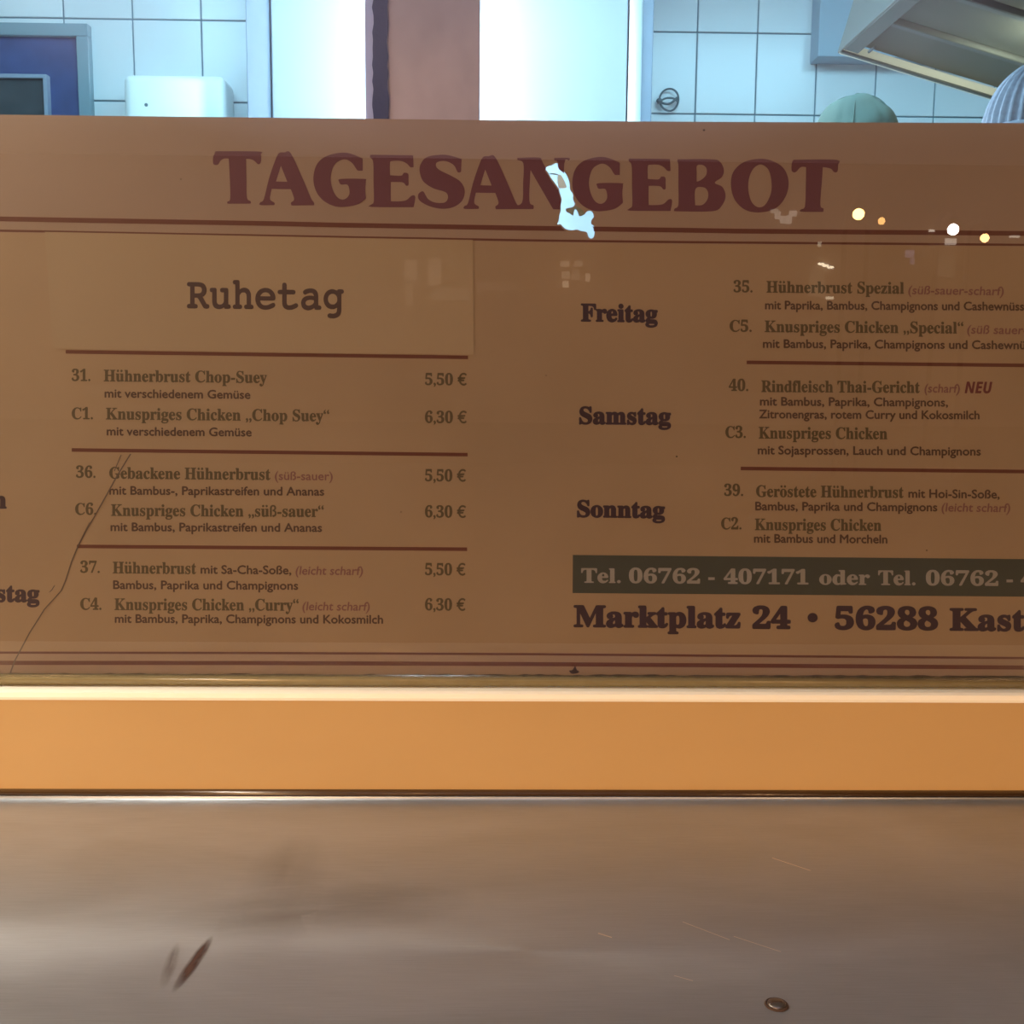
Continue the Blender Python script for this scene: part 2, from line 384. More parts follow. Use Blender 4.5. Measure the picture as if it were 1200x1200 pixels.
# ------------------------------------------------------------------ extractor hood
Yh = 2.70
A = at(983, 63, Yh); B = at(1190, 126, Yh); k = (B - A) / (B.x - A.x)
B = A + k * 1.05
depth = 0.95
hood = empty('extractor_hood', A)
nrm = Vector((k.z, 0, -1)).normalized() if False else Vector((-k.z, 0, k.x)).normalized()
def hp(u, v, w): return A + k * u + Vector((0, -v, 0)) + nrm * w    # along rim, toward viewer, up
def hbox(name, u0, u1, v0, v1, w0, w1, m):
    bm = bmesh.new()
    vs = [bm.verts.new(hp(u, v, w)) for u in (u0, u1) for v in (v0, v1) for w in (w0, w1)]
    for f in ((0, 1, 3, 2), (4, 6, 7, 5), (0, 4, 5, 1), (2, 3, 7, 6), (0, 2, 6, 4), (1, 5, 7, 3)): bm.faces.new([vs[i] for i in f])
    bmesh.ops.recalc_face_normals(bm, faces=bm.faces)
    bmesh.ops.bevel(bm, geom=bm.edges[:], offset=0.002, segments=1, affect='EDGES')
    return place(obj(name, bm, m), hood)
hbox('rim', 0, 1.05, -0.002, 0.004, -0.0, 0.028, M['hood_rim_lit'])
hbox('rim', 0.0, 1.05, 0.004, 0.016, 0.0, 0.006, M['hood'])
hbox('rim', 0.0, 0.035, 0.035, depth, 0.0, 0.006, M['hood'])
hbox('side_panel', -0.004, 0.0, 0.0, depth, 0.0, 0.30, M['hood'])
hbox('shell', 0.0, 1.05, -0.002, depth, 0.10, 0.30, M['hood'])
hbox('rim', 0.0, 1.05, depth - 0.03, depth, 0.0, 0.10, M['hood'])
for i in range(4):
    v0 = 0.0 + i * 0.215
    hbox('filter_panel', 0.05, 1.04, v0 + 0.006, v0 + 0.195, 0.029, 0.036, M['filter'])
    hbox('rail', 0.035, 1.05, v0 + 0.195, v0 + 0.215, 0.018, 0.04, M['hood'])
for s in (0.03, 0.06):
    bm = bmesh.new(); c = hp(s, 0.034, 0.0); cyl(bm, c + Vector((0, .0, 0.012)), c + Vector((0, -0.035, 0.012)), 0.003)
    place(obj('rivet', bm, M['wire']), hood)
tag(hood, 'stainless steel extractor hood seen from below at the upper right', 'hood')
rim_fill = area('hood_rim_fill', (A.x + 0.25, 2.35, 1.85), (A.x + 0.15, 2.7, 2.15), 0.1, 0.1, 1.0, (1.0, 1.0, 0.80))  # added fill below the hood, brightens the rim; no fixture
rim_fill.location = (A.x + 0.32, 2.30, A.z - 0.12)

# duct behind the hood
dA = at(958.5, 66, 3.54)
duct = empty('extractor_duct', (dA.x, 3.54, dA.z))
place(boxobj('casing', dA.x, dA.x + 1.1, 3.54, 3.63, dA.z, 2.74, M['duct'], bev=0.003), duct)
place(boxobj('flange', dA.x + 0.02, dA.x + 1.08, 3.52, 3.54, 2.68, 2.74, M['hood'], bev=0.002), duct)
tag(duct, 'blue-grey duct casing behind the extractor hood', 'duct')

# ------------------------------------------------------------------ people in the kitchen
def skin_mesh(name, joints, edges, m, parent, sub=1, root=0):
    me = bpy.data.meshes.new(name)
    me.from_pydata([j[0] for j in joints], edges, [])
    o = bpy.data.objects.new(name, me); COL.objects.link(o)
    md = o.modifiers.new('s', 'SKIN'); md.use_smooth_shade = True
    me.skin_vertices or bpy.context.view_layer.update()
    for sv, j in zip(me.skin_vertices[0].data, joints): sv.radius = (j[1], j[2] if len(j) > 2 else j[1])
    me.skin_vertices[0].data[root].use_root = True
    o.modifiers.new('u', 'SUBSURF').levels = sub
    m2 = bpy.data.meshes.new_from_object(o.evaluated_get(bpy.context.evaluated_depsgraph_get()))
    COL.objects.unlink(o); bpy.data.objects.remove(o)
    m2.materials.clear()
    return m2
def person(x, y, floor, top, turn, label, headgear):
    H = top - floor - 0.015; s = H / 1.72
    root = empty('person', (x, y, floor)); root.rotation_euler.z = turn
    def P(a, b, c): return (a * s, b * s, c * s)
    # facing -Y in local space
    J = [(P(0, 0, .95), .15 * s, .11 * s), (P(0, 0, 1.12), .135 * s, .10 * s), (P(0, 0, 1.32), .17 * s, .11 * s), (P(0, .01, 1.42), .11 * s, .075 * s), (P(0, .005, 1.50), .055 * s, .055 * s)]
    E = [(0, 1), (1, 2), (2, 3), (3, 4)]
    for sx in (-1, 1):
        n = len(J)
        J += [(P(.18 * sx, .01, 1.40), .058 * s), (P(.235 * sx, .0, 1.12), .043 * s), (P(.22 * sx, -.22, 1.02), .032 * s), (P(.21 * sx, -.29, 1.015), .036 * s, .018 * s)]
        E += [(3, n), (n, n + 1), (n + 1, n + 2), (n + 2, n + 3)]
        for f, (dx, ln) in enumerate(((-.026, .085), (-.009, .095), (.009, .09), (.026, .07))):
            q = len(J); J += [(P(.21 * sx + dx, -.33, 1.012), .0095 * s), (P(.21 * sx + dx * 1.1, -.33 - ln * .5, 1.0), .0085 * s), (P(.21 * sx + dx * 1.1, -.33 - ln * .8, .975), .0075 * s)]
            E += [(n + 3, q), (q, q + 1), (q + 1, q + 2)]
        q = len(J); J += [(P((.21 - .045) * sx, -.30, 1.005), .011 * s), (P((.21 - .062) * sx, -.34, .99), .009 * s)]
        E += [(n + 3, q), (q, q + 1)]
        n = len(J)
        J += [(P(.095 * sx, 0, .86), .085 * s), (P(.10 * sx, -.01, .50), .058 * s), (P(.10 * sx, .02, .28), .052 * s), (P(.10 * sx, .02, .09), .036 * s), (P(.105 * sx, -.05, .035), .036 * s, .03 * s), (P(.11 * sx, -.15, .028), .036 * s, .022 * s)]
        E += [(0, n), (n, n + 1), (n + 1, n + 2), (n + 2, n + 3), (n + 3, n + 4), (n + 4, n + 5)]
    m2 = skin_mesh('body', J, E, M['skin'], root)
    bm = bmesh.new(); bm.from_mesh(m2); bpy.data.meshes.remove(m2)
    hc = Vector(P(0, -.01, 1.605))
    hb = bmesh.new(); sphere(hb, (0, 0, 0), 1, u=32, v=24)
    for v in hb.verts:
        c_ = v.co
        w = .078 * (1 - .16 * max(0, -c_.z)); d = .098; h = .118
        q = Vector((c_.x * w, c_.y * d, c_.z * h))
        if c_.y < -.8 and -.35 < c_.z < .12: q.y -= .022 * max(0, 1 - abs(c_.x) / .22) * max(0, 1 - abs(c_.z + .15) / .28)
        if c_.z < -.55 and c_.y < 0: q.y -= .012
        if c_.y < -.7 and .02 < c_.z < .2 and .2 < abs(c_.x) < .5: q.y += .006
        v.co = q * s + hc
    for sx in (-1, 1): sphere(hb, hc + Vector(P(.08 * sx, .005, -.005)), .032 * s, (.35, .6, 1), 12, 8)
    t = bpy.data.meshes.new('t'); hb.to_mesh(t); hb.free(); bm.from_mesh(t); bpy.data.meshes.remove(t)
    cyl(bm, P(0, 0, 1.44), P(0, -.005, 1.56), .056 * s, .052 * s, 20)
    body = obj('body', bm, M['skin'], root, True)
    for sx in (-1, 1):
        bm = bmesh.new(); sphere(bm, hc + Vector(P(.031 * sx, -.088, .008)), .0125 * s, (1.2, .5, .7), 12, 8); obj('eye', bm, M['eye'], root, True)
    bm = bmesh.new(); sphere(bm, hc + Vector(P(0, -.094, -.055)), .024 * s, (1, .25, .28), 14, 8); obj('mouth', bm, M['hood_rim_lit'] if False else M['skin'], root, True)
    # shirt and trousers over the body
    JS = [(P(0, 0, .90), .165 * s, .125 * s), (P(0, 0, 1.12), .15 * s, .115 * s), (P(0, 0, 1.32), .182 * s, .122 * s), (P(0, .01, 1.415), .115 * s, .085 * s)]
    ES = [(0, 1), (1, 2), (2, 3)]
    for sx in (-1, 1):
        n = len(JS); JS += [(P(.18 * sx, .01, 1.395), .072 * s), (P(.232 * sx, .0, 1.16), .058 * s)]; ES += [(3, n), (n, n + 1)]
    link('shirt', skin_mesh('shirt', JS, ES, None, root), M['shirt'], root, True)
    JT = [(P(0, 0, .93), .16 * s, .12 * s)]; ET = []
    for sx in (-1, 1):
        n = len(JT); JT += [(P(.095 * sx, 0, .84), .096 * s), (P(.10 * sx, -.01, .50), .070 * s), (P(.10 * sx, .02, .14), .058 * s)]; ET += [(0, n), (n, n + 1), (n + 1, n + 2)]
    link('trousers', skin_mesh('trousers', JT, ET, None, root), M['trousers'], root, True)
    bm = bmesh.new(); headgear(bm, hc, s, root)
    tag(root, label, 'person')
    return root
def dome(hc, s, rx, ry, rz, z0, wob=0.0, panels=6, flat=1.0):
    bm = bmesh.new(); sphere(bm, (0, 0, 0), 1, u=144, v=40)
    kill = [v for v in bm.verts if v.co.z < z0]
    bmesh.ops.delete(bm, geom=kill, context='VERTS')
    for v in bm.verts:
        a = math.atan2(v.co.y, v.co.x); c_ = v.co.copy(); g = 1 - wob * (abs(math.cos(a * panels / 2)) ** 14) * (1 - c_.z ** 6)
        v.co = hc + Vector((c_.x * rx * g, c_.y * ry * g, (abs(c_.z) ** flat) * (1 if c_.z > 0 else -1) * rz)) * s
    r = bmesh.ops.solidify(bm, geom=bm.faces[:], thickness=0.004)
    return bm
def cap_gear(bm, hc, s, root):
    bm.free()
    b = dome(hc, s, .100, .112, .128, 0.12, 0.03, 6, 0.85)
    for v in b.verts:
        d_ = v.co - hc
        v.co += Vector((0, 0, 1)) * (.0035 * math.sin(70 * d_.x + 3) * math.sin(55 * d_.y + 1)) + d_ * (.018 * math.sin(60 * d_.z + 40 * d_.x))
    cap = obj('cap', b, M['cap'], root, True)
    for k_ in range(6):
        a = k_ * PI / 3 + .3; b = bmesh.new()
        tube(b, [hc + Vector((math.cos(a) * .1015 * math.cos(t), math.sin(a) * .1135 * math.cos(t), .1285 * math.sin(t) ** .85)) * s for t in [.15 + q * .14 for q in range(10)]], .0014, 6)
        obj('seam', b, M['cap'], cap, True)
    b = bmesh.new(); sphere(b, hc + Vector((0, 0, .130 * s)), .007 * s, (1, 1, .6), 12, 8); obj('button', b, M['cap'], cap, True)
    # curved peak
    b = bmesh.new(); rows = []
    for i in range(13):
        a = PI + PI * (0.12 + 0.76 * i / 12); row = []
        for j, rr in enumerate((0.9, 1.25, 1.6, 1.75)):
            row.append(b.verts.new(hc + Vector((math.cos(a) * .095 * min(rr, 1.1), math.sin(a) * .108 * rr, .02 - .02 * math.cos(a) ** 2 - 0.012 * j)) * s))
        rows.append(row)
    for i in range(12):
        for j in range(3): b.faces.new((rows[i][j], rows[i + 1][j], rows[i + 1][j + 1], rows[i][j + 1]))
    bmesh.ops.solidify(b, geom=b.faces[:], thickness=0.003)
    obj('peak', b, M['cap'], cap, True)
    b = dome(hc + Vector((0, .008 * s, 0)), s, .086, .106, .110, -0.35, 0)
    fr = [v for v in b.verts if v.co.y < hc.y - .03 * s and v.co.z < hc.z + .045 * s]
    bmesh.ops.delete(b, geom=fr, context='VERTS'); obj('hair', b, M['hair'], root, True)
def wool_gear(bm, hc, s, root):
    bm.free()
    b = dome(hc, s, .115, .125, .15, 0.0, 0.0, 40, 0.9)
    for v in b.verts:
        d_ = v.co - hc; a = math.atan2(d_.y, d_.x); v.co += d_ * (0.035 * math.sin(a * 36))
    h = obj('knitted_hat', b, M['wool'], root, True)
    b = bmesh.new(); tube(b, [hc + Vector((math.cos(a) * .108, math.sin(a) * .121, .008)) * s for a in [k_ * 2 * PI / 36 for k_ in range(36)]], .014 * s, 10, True)
    obj('cuff', b, M['wool'], h, True)
pc = at(1006, 109.5, 2.45)
person(pc.x, 2.45, 0.35, pc.z + 0.0, math.radians(170), 'person in a green peaked cap, only the crown showing above the menu sign', cap_gear)
pw = at(1228, 82, 2.02)
person(pw.x, 2.02, 0.35, pw.z, math.radians(120), 'person in a pale blue-grey knitted hat at the right edge above the sign', wool_gear)

# ------------------------------------------------------------------ window post, kiosk shell
px0, px1, px2, px3 = (at(p, 70, 1.06).x for p in (428, 437.5, 455, 562))
post = empty('trim_3', (px1, 1.06, 1.02)); struct(post)
def post_part(name, x0, x1, y0, y1, m, rag=0):
    bm = bmesh.new(); n = 150 if rag else 1; z0, z1 = 1.02, 2.1; rows = []
    for i in range(n + 1):
        z = z0 + (z1 - z0) * i / n
        a, b_ = x0 + random.uniform(-rag, rag), x1 + random.uniform(-rag, rag)
        rows.append([bm.verts.new(v) for v in ((a, y0, z), (b_, y0, z), (b_, y1, z), (a, y1, z))])
    for i in range(n):
        for q in range(4): bm.faces.new((rows[i][q], rows[i][(q + 1) % 4], rows[i + 1][(q + 1) % 4], rows[i + 1][q]))
    bm.faces.new(rows[0][::-1]); bm.faces.new(rows[-1])
    bmesh.ops.recalc_face_normals(bm, faces=bm.faces)
    return place(obj(name, bm, m), post)
post_part('board', px2 - 0.003, px3, 1.058, 1.085, M['post'])
post_part('rubber_seal', px1, px2, 1.056, 1.083, M['rubber'], 0.0011)
post_part('edge_strip', px0, px1 + 0.002, 1.060, 1.086, M['pale_edge'])
struct(boxobj('wall_front', -2.4, 2.4, 1.04, 1.15, 0.0, 1.015, M['facade']))
struct(boxobj('wall_front_left', -2.4, XL, 1.04, 1.15, 1.015, 2.85, M['facade']))
struct(boxobj('wall_front_right', XR, 2.4, 1.04, 1.15, 1.015, 2.85, M['facade']))
struct(boxobj('wall_front_top', XL, XR, 1.04, 1.15, 2.1, 2.85, M['facade']))

# raised serving flap over the counter (its pale underside mirrors in the pane)
flap_ = empty('serving_flap', (0, 1.04, 2.08))
M['flap_white'] = mat('flap_white', (0.80, 0.76, 0.78), 0.5)
extr = extrude_profile('flap_panel', [(1.035, 2.06), (-1.0, 1.955), (-1.0, 1.985), (1.035, 2.10)], -1.5, 1.5, M['flap_white']); place(extr, flap_)
for sx in (-1.46, 1.46):
    bm = bmesh.new(); cyl(bm, (sx, 1.03, 1.45), (sx, 0.1, 2.0), 0.012, n=12); place(obj('gas_strut', bm, M['chrome'], None, True), flap_)
tag(flap_, 'raised white serving flap above the counter, seen only as a pale band in the pane', 'flap')

# glass pane in front of the sheet
win = empty('window_1', (0, 1.02, 1.10)); struct(win)
place(boxobj('pane', XL, XR, 1.0215, 1.0245, 1.095, 2.1, M['glass']), win)

# ledge, fascia and bead
zl = at(600, 801, 1.03).z            # ledge top
led = extrude_profile('trim_4', [(1.040, zl), (1.006, zl - 0.0005), (1.0015, zl - 0.002), (1.0, zl - 0.006), (1.0, zl - 0.0085), (1.040, zl - 0.0085)], XL, XR, M['white_enamel'], None, False)
struct(led)
fb = at(600, 925.5, 1.001).z
fas = struct(boxobj('trim_5', XL, XR, 1.0005, 1.04, fb, zl - 0.0085, M['fascia']))
pr = [(1.0275, zl + .0005)] + [(1.0195 - 0.0055 * math.sin(a), zl + 0.0005 + 0.0068 * (1 - math.cos(a)) / 1.0) for a in [0.0, .4, .8, 1.2, PI / 2]] + [(1.0195 - 0.0055 * math.cos(a), zl + .0073 + 0.0015 * math.sin(a)) for a in [.4, .8, 1.2, PI / 2]] + [(1.0275, zl + .0090)]
struct(extrude_profile('trim_6', pr, XL, XR, M['bead'], None, True))

# ------------------------------------------------------------------ the menu sheet with its tear
def tp(l): return [(600 + x / 8.571, 150 + y / 8.571) for x, y in l]
tear = tp([(335,400),(375,378),(420,365),(440,352),(465,362),(480,395),(515,425),(555,480),(575,540),(582,600),(585,625),(612,660),(615,720),(632,760),(605,795),(545,808),(550,840),(575,850),(612,880),(625,825),(645,818),(665,850),(680,885),(730,868),(750,840),(785,832),(812,850),(822,890),(800,920),(795,960),(825,985),(832,1040),(820,1095),(795,1110),(770,1095),(750,1045),(690,1035),(655,1018),(600,1028),(540,1015),(505,985),(490,965),(455,968),(470,930),(475,880),(490,830),(490,770),(500,720),(480,650),(470,605),(435,560),(385,490),(365,450),(345,425)])
tear_s = cat_rom(tear, 3)
menu = empty('menu_sign', (0, 1.0302, 1.1))
topedge = cat_rom([(-420, 129), (0, 134.3), (400, 138.8), (560, 140.6), (800, 142.6), (1200, 144.3), (1600, 146.5)], 6, False) + [(1600, 146.5)]
botedge = [(1600, 800)] + [(x, 800) for x in range(1580, -440, -20)] + [(-420, 800)]
place(fill_outline('sheet', [topedge + botedge, tear_s], Y_SHEET, 0.0012, M['sheet']), menu)

cutter = fill_outline('cutter', [tear_s], 1.02, 0.02, M['dark'])
def cut(o):
    md = o.modifiers.new('b', 'BOOLEAN'); md.operation = 'DIFFERENCE'; md.object = cutter; md.solver = 'EXACT'
    me = bpy.data.meshes.new_from_object(o.evaluated_get(bpy.context.evaluated_depsgraph_get()))
    o.modifiers.clear(); o.data = me
    return o

M['field'] = mat('cream_field', (0.315, 0.212, 0.135), 0.55, noise=0.13, nscale=8, bump=0.15, trans=0.08)
fl = place(fill_outline('printed_field', [[(-420, 266), (0, 272.2), (400, 279.5), (620, 283.6), (800, 285.6), (1200, 288.8), (1600, 292), (1600, 772), (1200, 769.5), (880, 767), (620, 764.8), (300, 763.5), (0, 763), (-420, 761)]], 1.03012, 0, M['field']), menu)
for x_, y_, r_ in ((825, 152.5, 1.6), (793, 535, 1.2), (1086, 645, 1.0), (212, 210, 0.8), (640, 440, .7), (470, 600, .8)):
    place(fill_outline('speck', [[(x_ + r_ * math.cos(a), y_ + r_ * .8 * math.sin(a)) for a in [q * PI / 4 for q in range(8)]]], 1.02985, 0, M['dirt']), menu)

# title lettering, 'TAGESANGEBOT'
GT = [[(75,103),(75,103),(380,105),(392,125),(396,165),(388,190),(372,193),(350,172),(325,160),(290,156),(290,156),(292,300),(296,430),(322,455),(322,472),(322,472),(160,472),(160,472),(158,458),(178,438),(176,300),(168,155),(168,155),(135,155),(110,170),(95,195),(75,200),(60,190),(58,150)]]
GA = [[(520,118),(560,112),(605,118),(690,300),(745,430),(768,465),(768,483),(768,483),(610,485),(610,485),(606,465),(628,440),(605,370),(605,370),(470,368),(470,368),(458,440),(490,465),(488,482),(488,482),(392,482),(390,462),(415,440),(450,300),(490,180)], [(535,205),(535,205),(580,318),(580,318),(500,316),(500,316)]]
GG = [[(960,113),(1040,125),(1110,155),(1110,155),(1110,240),(1110,240),(1085,240),(1070,235),(1035,185),(985,160),(930,180),(900,220),(885,290),(895,360),(925,420),(965,443),(1000,430),(1018,395),(1005,340),(960,338),(945,320),(955,298),(1120,298),(1132,312),(1128,370),(1133,435),(1133,435),(1080,475),(1000,493),(920,492),(840,455),(785,390),(763,300),(785,200),(850,140)]]
GE = [[(85,128),(85,128),(385,132),(385,132),(388,215),(388,215),(365,215),(340,190),(300,172),(240,172),(222,185),(222,272),(222,272),(300,275),(320,255),(350,262),(352,300),(352,340),(335,345),(310,322),(228,320),(228,320),(228,440),(240,455),(330,450),(375,415),(400,425),(388,497),(388,497),(95,495),(90,478),(108,455),(106,320),(104,180),(82,145)]]
GS = [[(580,128),(650,135),(725,158),(725,158),(722,248),(722,248),(698,250),(670,200),(610,172),(555,180),(545,205),(570,235),(660,280),(720,320),(748,380),(730,450),(670,495),(590,508),(500,490),(430,450),(420,410),(440,388),(460,390),(490,440),(545,465),(610,462),(630,425),(610,390),(530,365),(460,320),(433,260),(435,200),(480,145)]]
GN = [[(38,150),(38,150),(190,148),(215,180),(318,375),(318,375),(322,190),(298,168),(298,150),(298,150),(398,150),(400,168),(368,190),(360,512),(360,512),(290,512),(290,512),(130,235),(130,235),(122,450),(152,485),(150,510),(150,510),(0,510),(0,510),(2,490),(70,465),(78,330),(80,190),(40,165)]]
GB = [[(-35,160),(-35,160),(210,160),(265,180),(290,235),(275,285),(225,325),(280,355),(302,420),(275,485),(210,525),(-60,525),(-60,525),(-58,508),(-30,480),(-30,340),(-30,200),(-38,175)], [(100,205),(140,200),(168,225),(165,270),(130,305),(98,317),(98,317),(98,260)], [(90,368),(150,358),(178,390),(175,440),(140,480),(88,483),(88,483)]]
GO = [[(545,156),(640,175),(715,230),(745,320),(725,420),(660,500),(560,532),(450,520),(370,450),(340,350),(355,250),(430,180)], [(560,198),(605,235),(625,320),(620,400),(580,480),(530,497),(485,460),(462,380),(465,300),(490,235),(525,203)]]
GT2 = [[(780,163),(780,163),(1080,163),(1092,200),(1088,245),(1065,250),(1040,225),(985,215),(985,215),(980,300),(968,480),(990,505),(988,530),(988,530),(835,528),(832,512),(860,490),(866,350),(868,215),(868,215),(830,215),(795,250),(770,245),(765,220),(770,180)]]
def glyph(g, ox, oy, dx=0, dy=0, sx=1.0, ref=0):
    loops = [cat_rom([(ox + (ref + (x - ref) * sx) / 6 + dx, oy + y / 6 + dy) for x, y in lp], 4) for lp in g]
    o = fill_outline('letter', loops, Y_PRINT - 0.00004 * (int(dx + ox) % 3), 0.0002, M['red'])
    return o
title = []
for g, ox, dx, dy, sx, ref in ((GT, 240, 0, 0, 1, 0), (GA, 240, 0, 0, 1, 0), (GG, 240, 0, 0, 1, 0), (GE, 420, 0, 0, 1, 0), (GS, 420, 0, 0, 1, 0), (GA, 240, 239.2, 4.4, 1.01, 390),
                          (GN, 600, 0, 0, 1, 0), (GG, 240, 303.4, 5.0, .965, 763), (GE, 420, 303.1, 4.4, .96, 82), (GB, 800, 0, 0, 1, 0), (GO, 800, 0, 0, 1, 0), (GT2, 800, 0, 0, 1, 0)):
    title.append(place(glyph(g, ox, 160, dx, dy, sx, ref), menu))
for o in (title[6], title[7]): cut(o)

thick = [(-420, 249), (0, 256.5), (320, 262), (400, 263.8), (620, 267.3), (800, 269.7), (860, 270.8), (1200, 273.5), (1600, 277)]
thin = [(-420, 263), (0, 270.3), (52, 271.2), (400, 277.8), (553, 280.5), (620, 281.7), (800, 283.7), (1200, 286.9), (1600, 290)]
r = place(ribbon('rule', thick, 5.6, Y_PRINT, M['rule'], None, 0.0003), menu); cut(r)
place(ribbon('rule', thin, 2.6, Y_PRINT, M['rule'], None), menu)
place(ribbon('rule', [(-420, 762.5), (0, 764.8), (300, 765.2), (620, 766.6), (880, 768.8), (1200, 771.2), (1600, 774)], 2.6, Y_PRINT, M['rule'], None), menu)
place(ribbon('rule', [(-420, 775), (0, 776.8), (300, 777), (620, 778.2), (880, 780), (1200, 782.3), (1600, 785)], 4.8, Y_PRINT, M['rule'], None), menu)
for a, b_ in (((77, 412.3), (548.5, 418.8)), ((84, 527.3), (548, 532.8)), ((90, 640.3), (547.5, 643.6)), ((875, 424.6), (1290, 429.2)), ((868, 549), (1290, 553.6))):
    place(ribbon('rule', [a, b_], 4.2, Y_PRINT, M['rule'], None), menu)
place(fill_outline('phone_band', [[(671.3, 650.3), (1290, 656), (1290, 700), (671, 695)]], Y_PRINT, 0, M['green']), menu)
# dirty lower edge of the sheet
rg = random.Random(3)
pts = [(x, 789.3 + 3.2 * max(0, x) / 1200 + rg.uniform(-1.2, 0.5)) for x in range(-60, 1260, 9)]
place(fill_outline('dirty_edge', [pts + [(1260, 796), (-60, 792.3)]], Y_PRINT, 0, M['dirt']), menu)
place(fill_outline('printer_mark', [cat_rom([(667, 786), (671, 785), (674, 780.5), (676, 785), (679, 787), (676, 789), (670, 789.5)], 3)], Y_PRINT, 0, M['blackish']), menu)
# crack line in the sheet
def crack(pts, w):
    l = [(x - w / 2, y) for x, y in pts]; r_ = [(x + w / 2, y) for x, y in pts][::-1]
    return place(fill_outline('scratch', [l + r_], Y_PRINT - 0.0002, 0, M['scratch']), menu)
crack([(153, 532), (148, 540), (137, 558), (126, 578), (112, 603), (101, 622), (91, 641), (84, 658), (77, 680), (72, 692), (63, 702), (52, 714), (44, 727), (35, 741), (26, 758), (17, 775), (12, 789)], 1.7)
crack([(142, 533), (139, 540), (134, 552)], 1.1)
crack([(64, 686), (61, 691), (58, 694)], 1.3)
crack([(105, 612), (97, 628), (91, 640)], 1.0)

# ------------------------------------------------------------------ lettering
def conv(s, up_, lo, dg):
    r = ''
    for ch in s:
        if 'A' <= ch <= 'Z': r += chr(up_ + ord(ch) - 65)
        elif 'a' <= ch <= 'z': r += chr(lo + ord(ch) - 97)
        elif dg and '0' <= ch <= '9': r += chr(dg + ord(ch) - 48)
        else: r += ch
    return r
STY = {'serif': (0x1D400, 0x1D41A, 0x1D7CE), 'mono': (0x1D670, 0x1D68A, 0x1D7F6), 'sansbi': (0x1D63C, 0x1D656, None), 'sans': None}
def raw(body, res=3):
    c = bpy.data.curves.new('t', 'FONT'); c.body = body; c.size = 1; c.resolution_u = res
    o = bpy.data.objects.new('t', c); COL.objects.link(o)
    me = bpy.data.meshes.new_from_object(o.evaluated_get(bpy.context.evaluated_depsgraph_get()))
    COL.objects.unlink(o); bpy.data.objects.remove(o); bpy.data.curves.remove(c)
    vs = [(v.co.x, v.co.y) for v in me.vertices]; fs = [tuple(p.vertices) for p in me.polygons]
    bpy.data.meshes.remove(me)
    return vs, fs
_cap = {}
def styled(s, style): return conv(s, *STY[style]) if STY[style] else s
def text(name, s, style, x0, x1, y0, y1, cap, e, m, skew=0.0, Y=Y_PRINT, parent=menu, res=3):
    """lettering whose ink spans x0..x1 with baselines y0, y1 and capitals cap high; e = weight added"""
    base = s; dots = []
    if style == 'serif':
        base = s.replace('ü', 'u').replace('ö', 'o')
    if style not in _cap:
        v, _ = raw(styled('H', style)); _cap[style] = max(q[1] for q in v)
    V, Fc = raw(styled(base, style), res)
    if style == 'serif':
        for i, ch in enumerate(s):
            if ch in 'üö':
                L_ = 'u' if ch == 'ü' else 'o'
                a, _ = raw(styled(base[:i + 1], style)); one, _ = raw(styled(L_, style))
                xr = max(q[0] for q in a); w = max(q[0] for q in one) - min(q[0] for q in one)
                top_ = 0.46
                for sx in (-1, 1):
                    cx, cy = xr - w / 2 + sx * 0.115 - 0.01, top_ + 0.17; n0 = len(V)
                    V += [(cx + 0.062 * math.cos(t * PI / 4), cy + 0.062 * math.sin(t * PI / 4)) for t in range(8)]
                    Fc.append(tuple(range(n0, n0 + 8)))
    mn, mxx = min(v[0] for v in V), max(v[0] for v in V)
    kx = (x1 - x0 - 2 * e) / (mxx - mn); ky = (cap - 2 * e) / _cap[style]
    offs = [(0, 0)] + ([(e * math.cos(a), e * math.sin(a)) for a in [q * PI / 4 for q in range(8)]] if e > 0.6 else ([(e, 0), (-e, 0), (0, e), (0, -e)] if e else []))
    verts, faces = [], []
    for n, (ox, oy) in enumerate(offs):
        b0 = len(verts)
        for u, v in V:
            px = x0 + e + (u - mn) * kx; t = (px - x0) / (x1 - x0)
            py = y0 + (y1 - y0) * t - e - v * ky
            verts.append(tuple(at(px + ox + v * ky * skew, py + oy, Y - 0.00003 - n * 0.000008)))
        faces += [tuple(i + b0 for i in f) for f in Fc]
    me = bpy.data.meshes.new(name); me.from_pydata(verts, [], faces)
    me.update()
    o = link(name, me, m)
    if parent: place(o, parent)
    return o
BR, OL, RD, BK = M['brown'], M['olive'], M['faded'], M['blackish']
def num(s, x0, x1, y): text('item_number', s, 'serif', x0, x1, y, y + .2, 13.8, .32, OL)
def dish(s, x0, x1, y0, y1): text('dish_name', s, 'serif', x0, x1, y0, y1, 13.8, .32, OL)
def desc(s, x0, x1, y0, y1): text('description', s, 'sans', x0, x1, y0, y1, 10.4, .38, BR)
def note(s, x0, x1, y0, y1, sk=.12): text('spice_note', s, 'sans', x0, x1, y0, y1, 10.2, .25, RD, sk)
def price(s, x0, x1, y): text('price', s, 'serif', x0, x1, y, y + .5, 13.8, .32, OL)
num('31.', 84, 106, 446.5); dish('Hühnerbrust Chop-Suey', 121.5, 313, 447, 449); desc('mit verschiedenem Gemüse', 122.5, 293.5, 466, 467.6)
num('C1.', 84, 109, 491.3); dish('Knuspriges Chicken „Chop Suey“', 124, 386, 491.6, 494); desc('mit verschiedenem Gemüse', 125, 295, 510.4, 511.6)
price('5,50 €', 498, 547, 451.3); price('6,30 €', 498, 547, 495.6)
num('36.', 89, 112, 559.9); dish('Gebackene Hühnerbrust', 128, 317, 561, 562.6); note('(süß-sauer)', 322, 390, 562.5, 563, 0); desc('mit Bambus-, Paprikastreifen und Ananas', 128, 380, 579.8, 581)
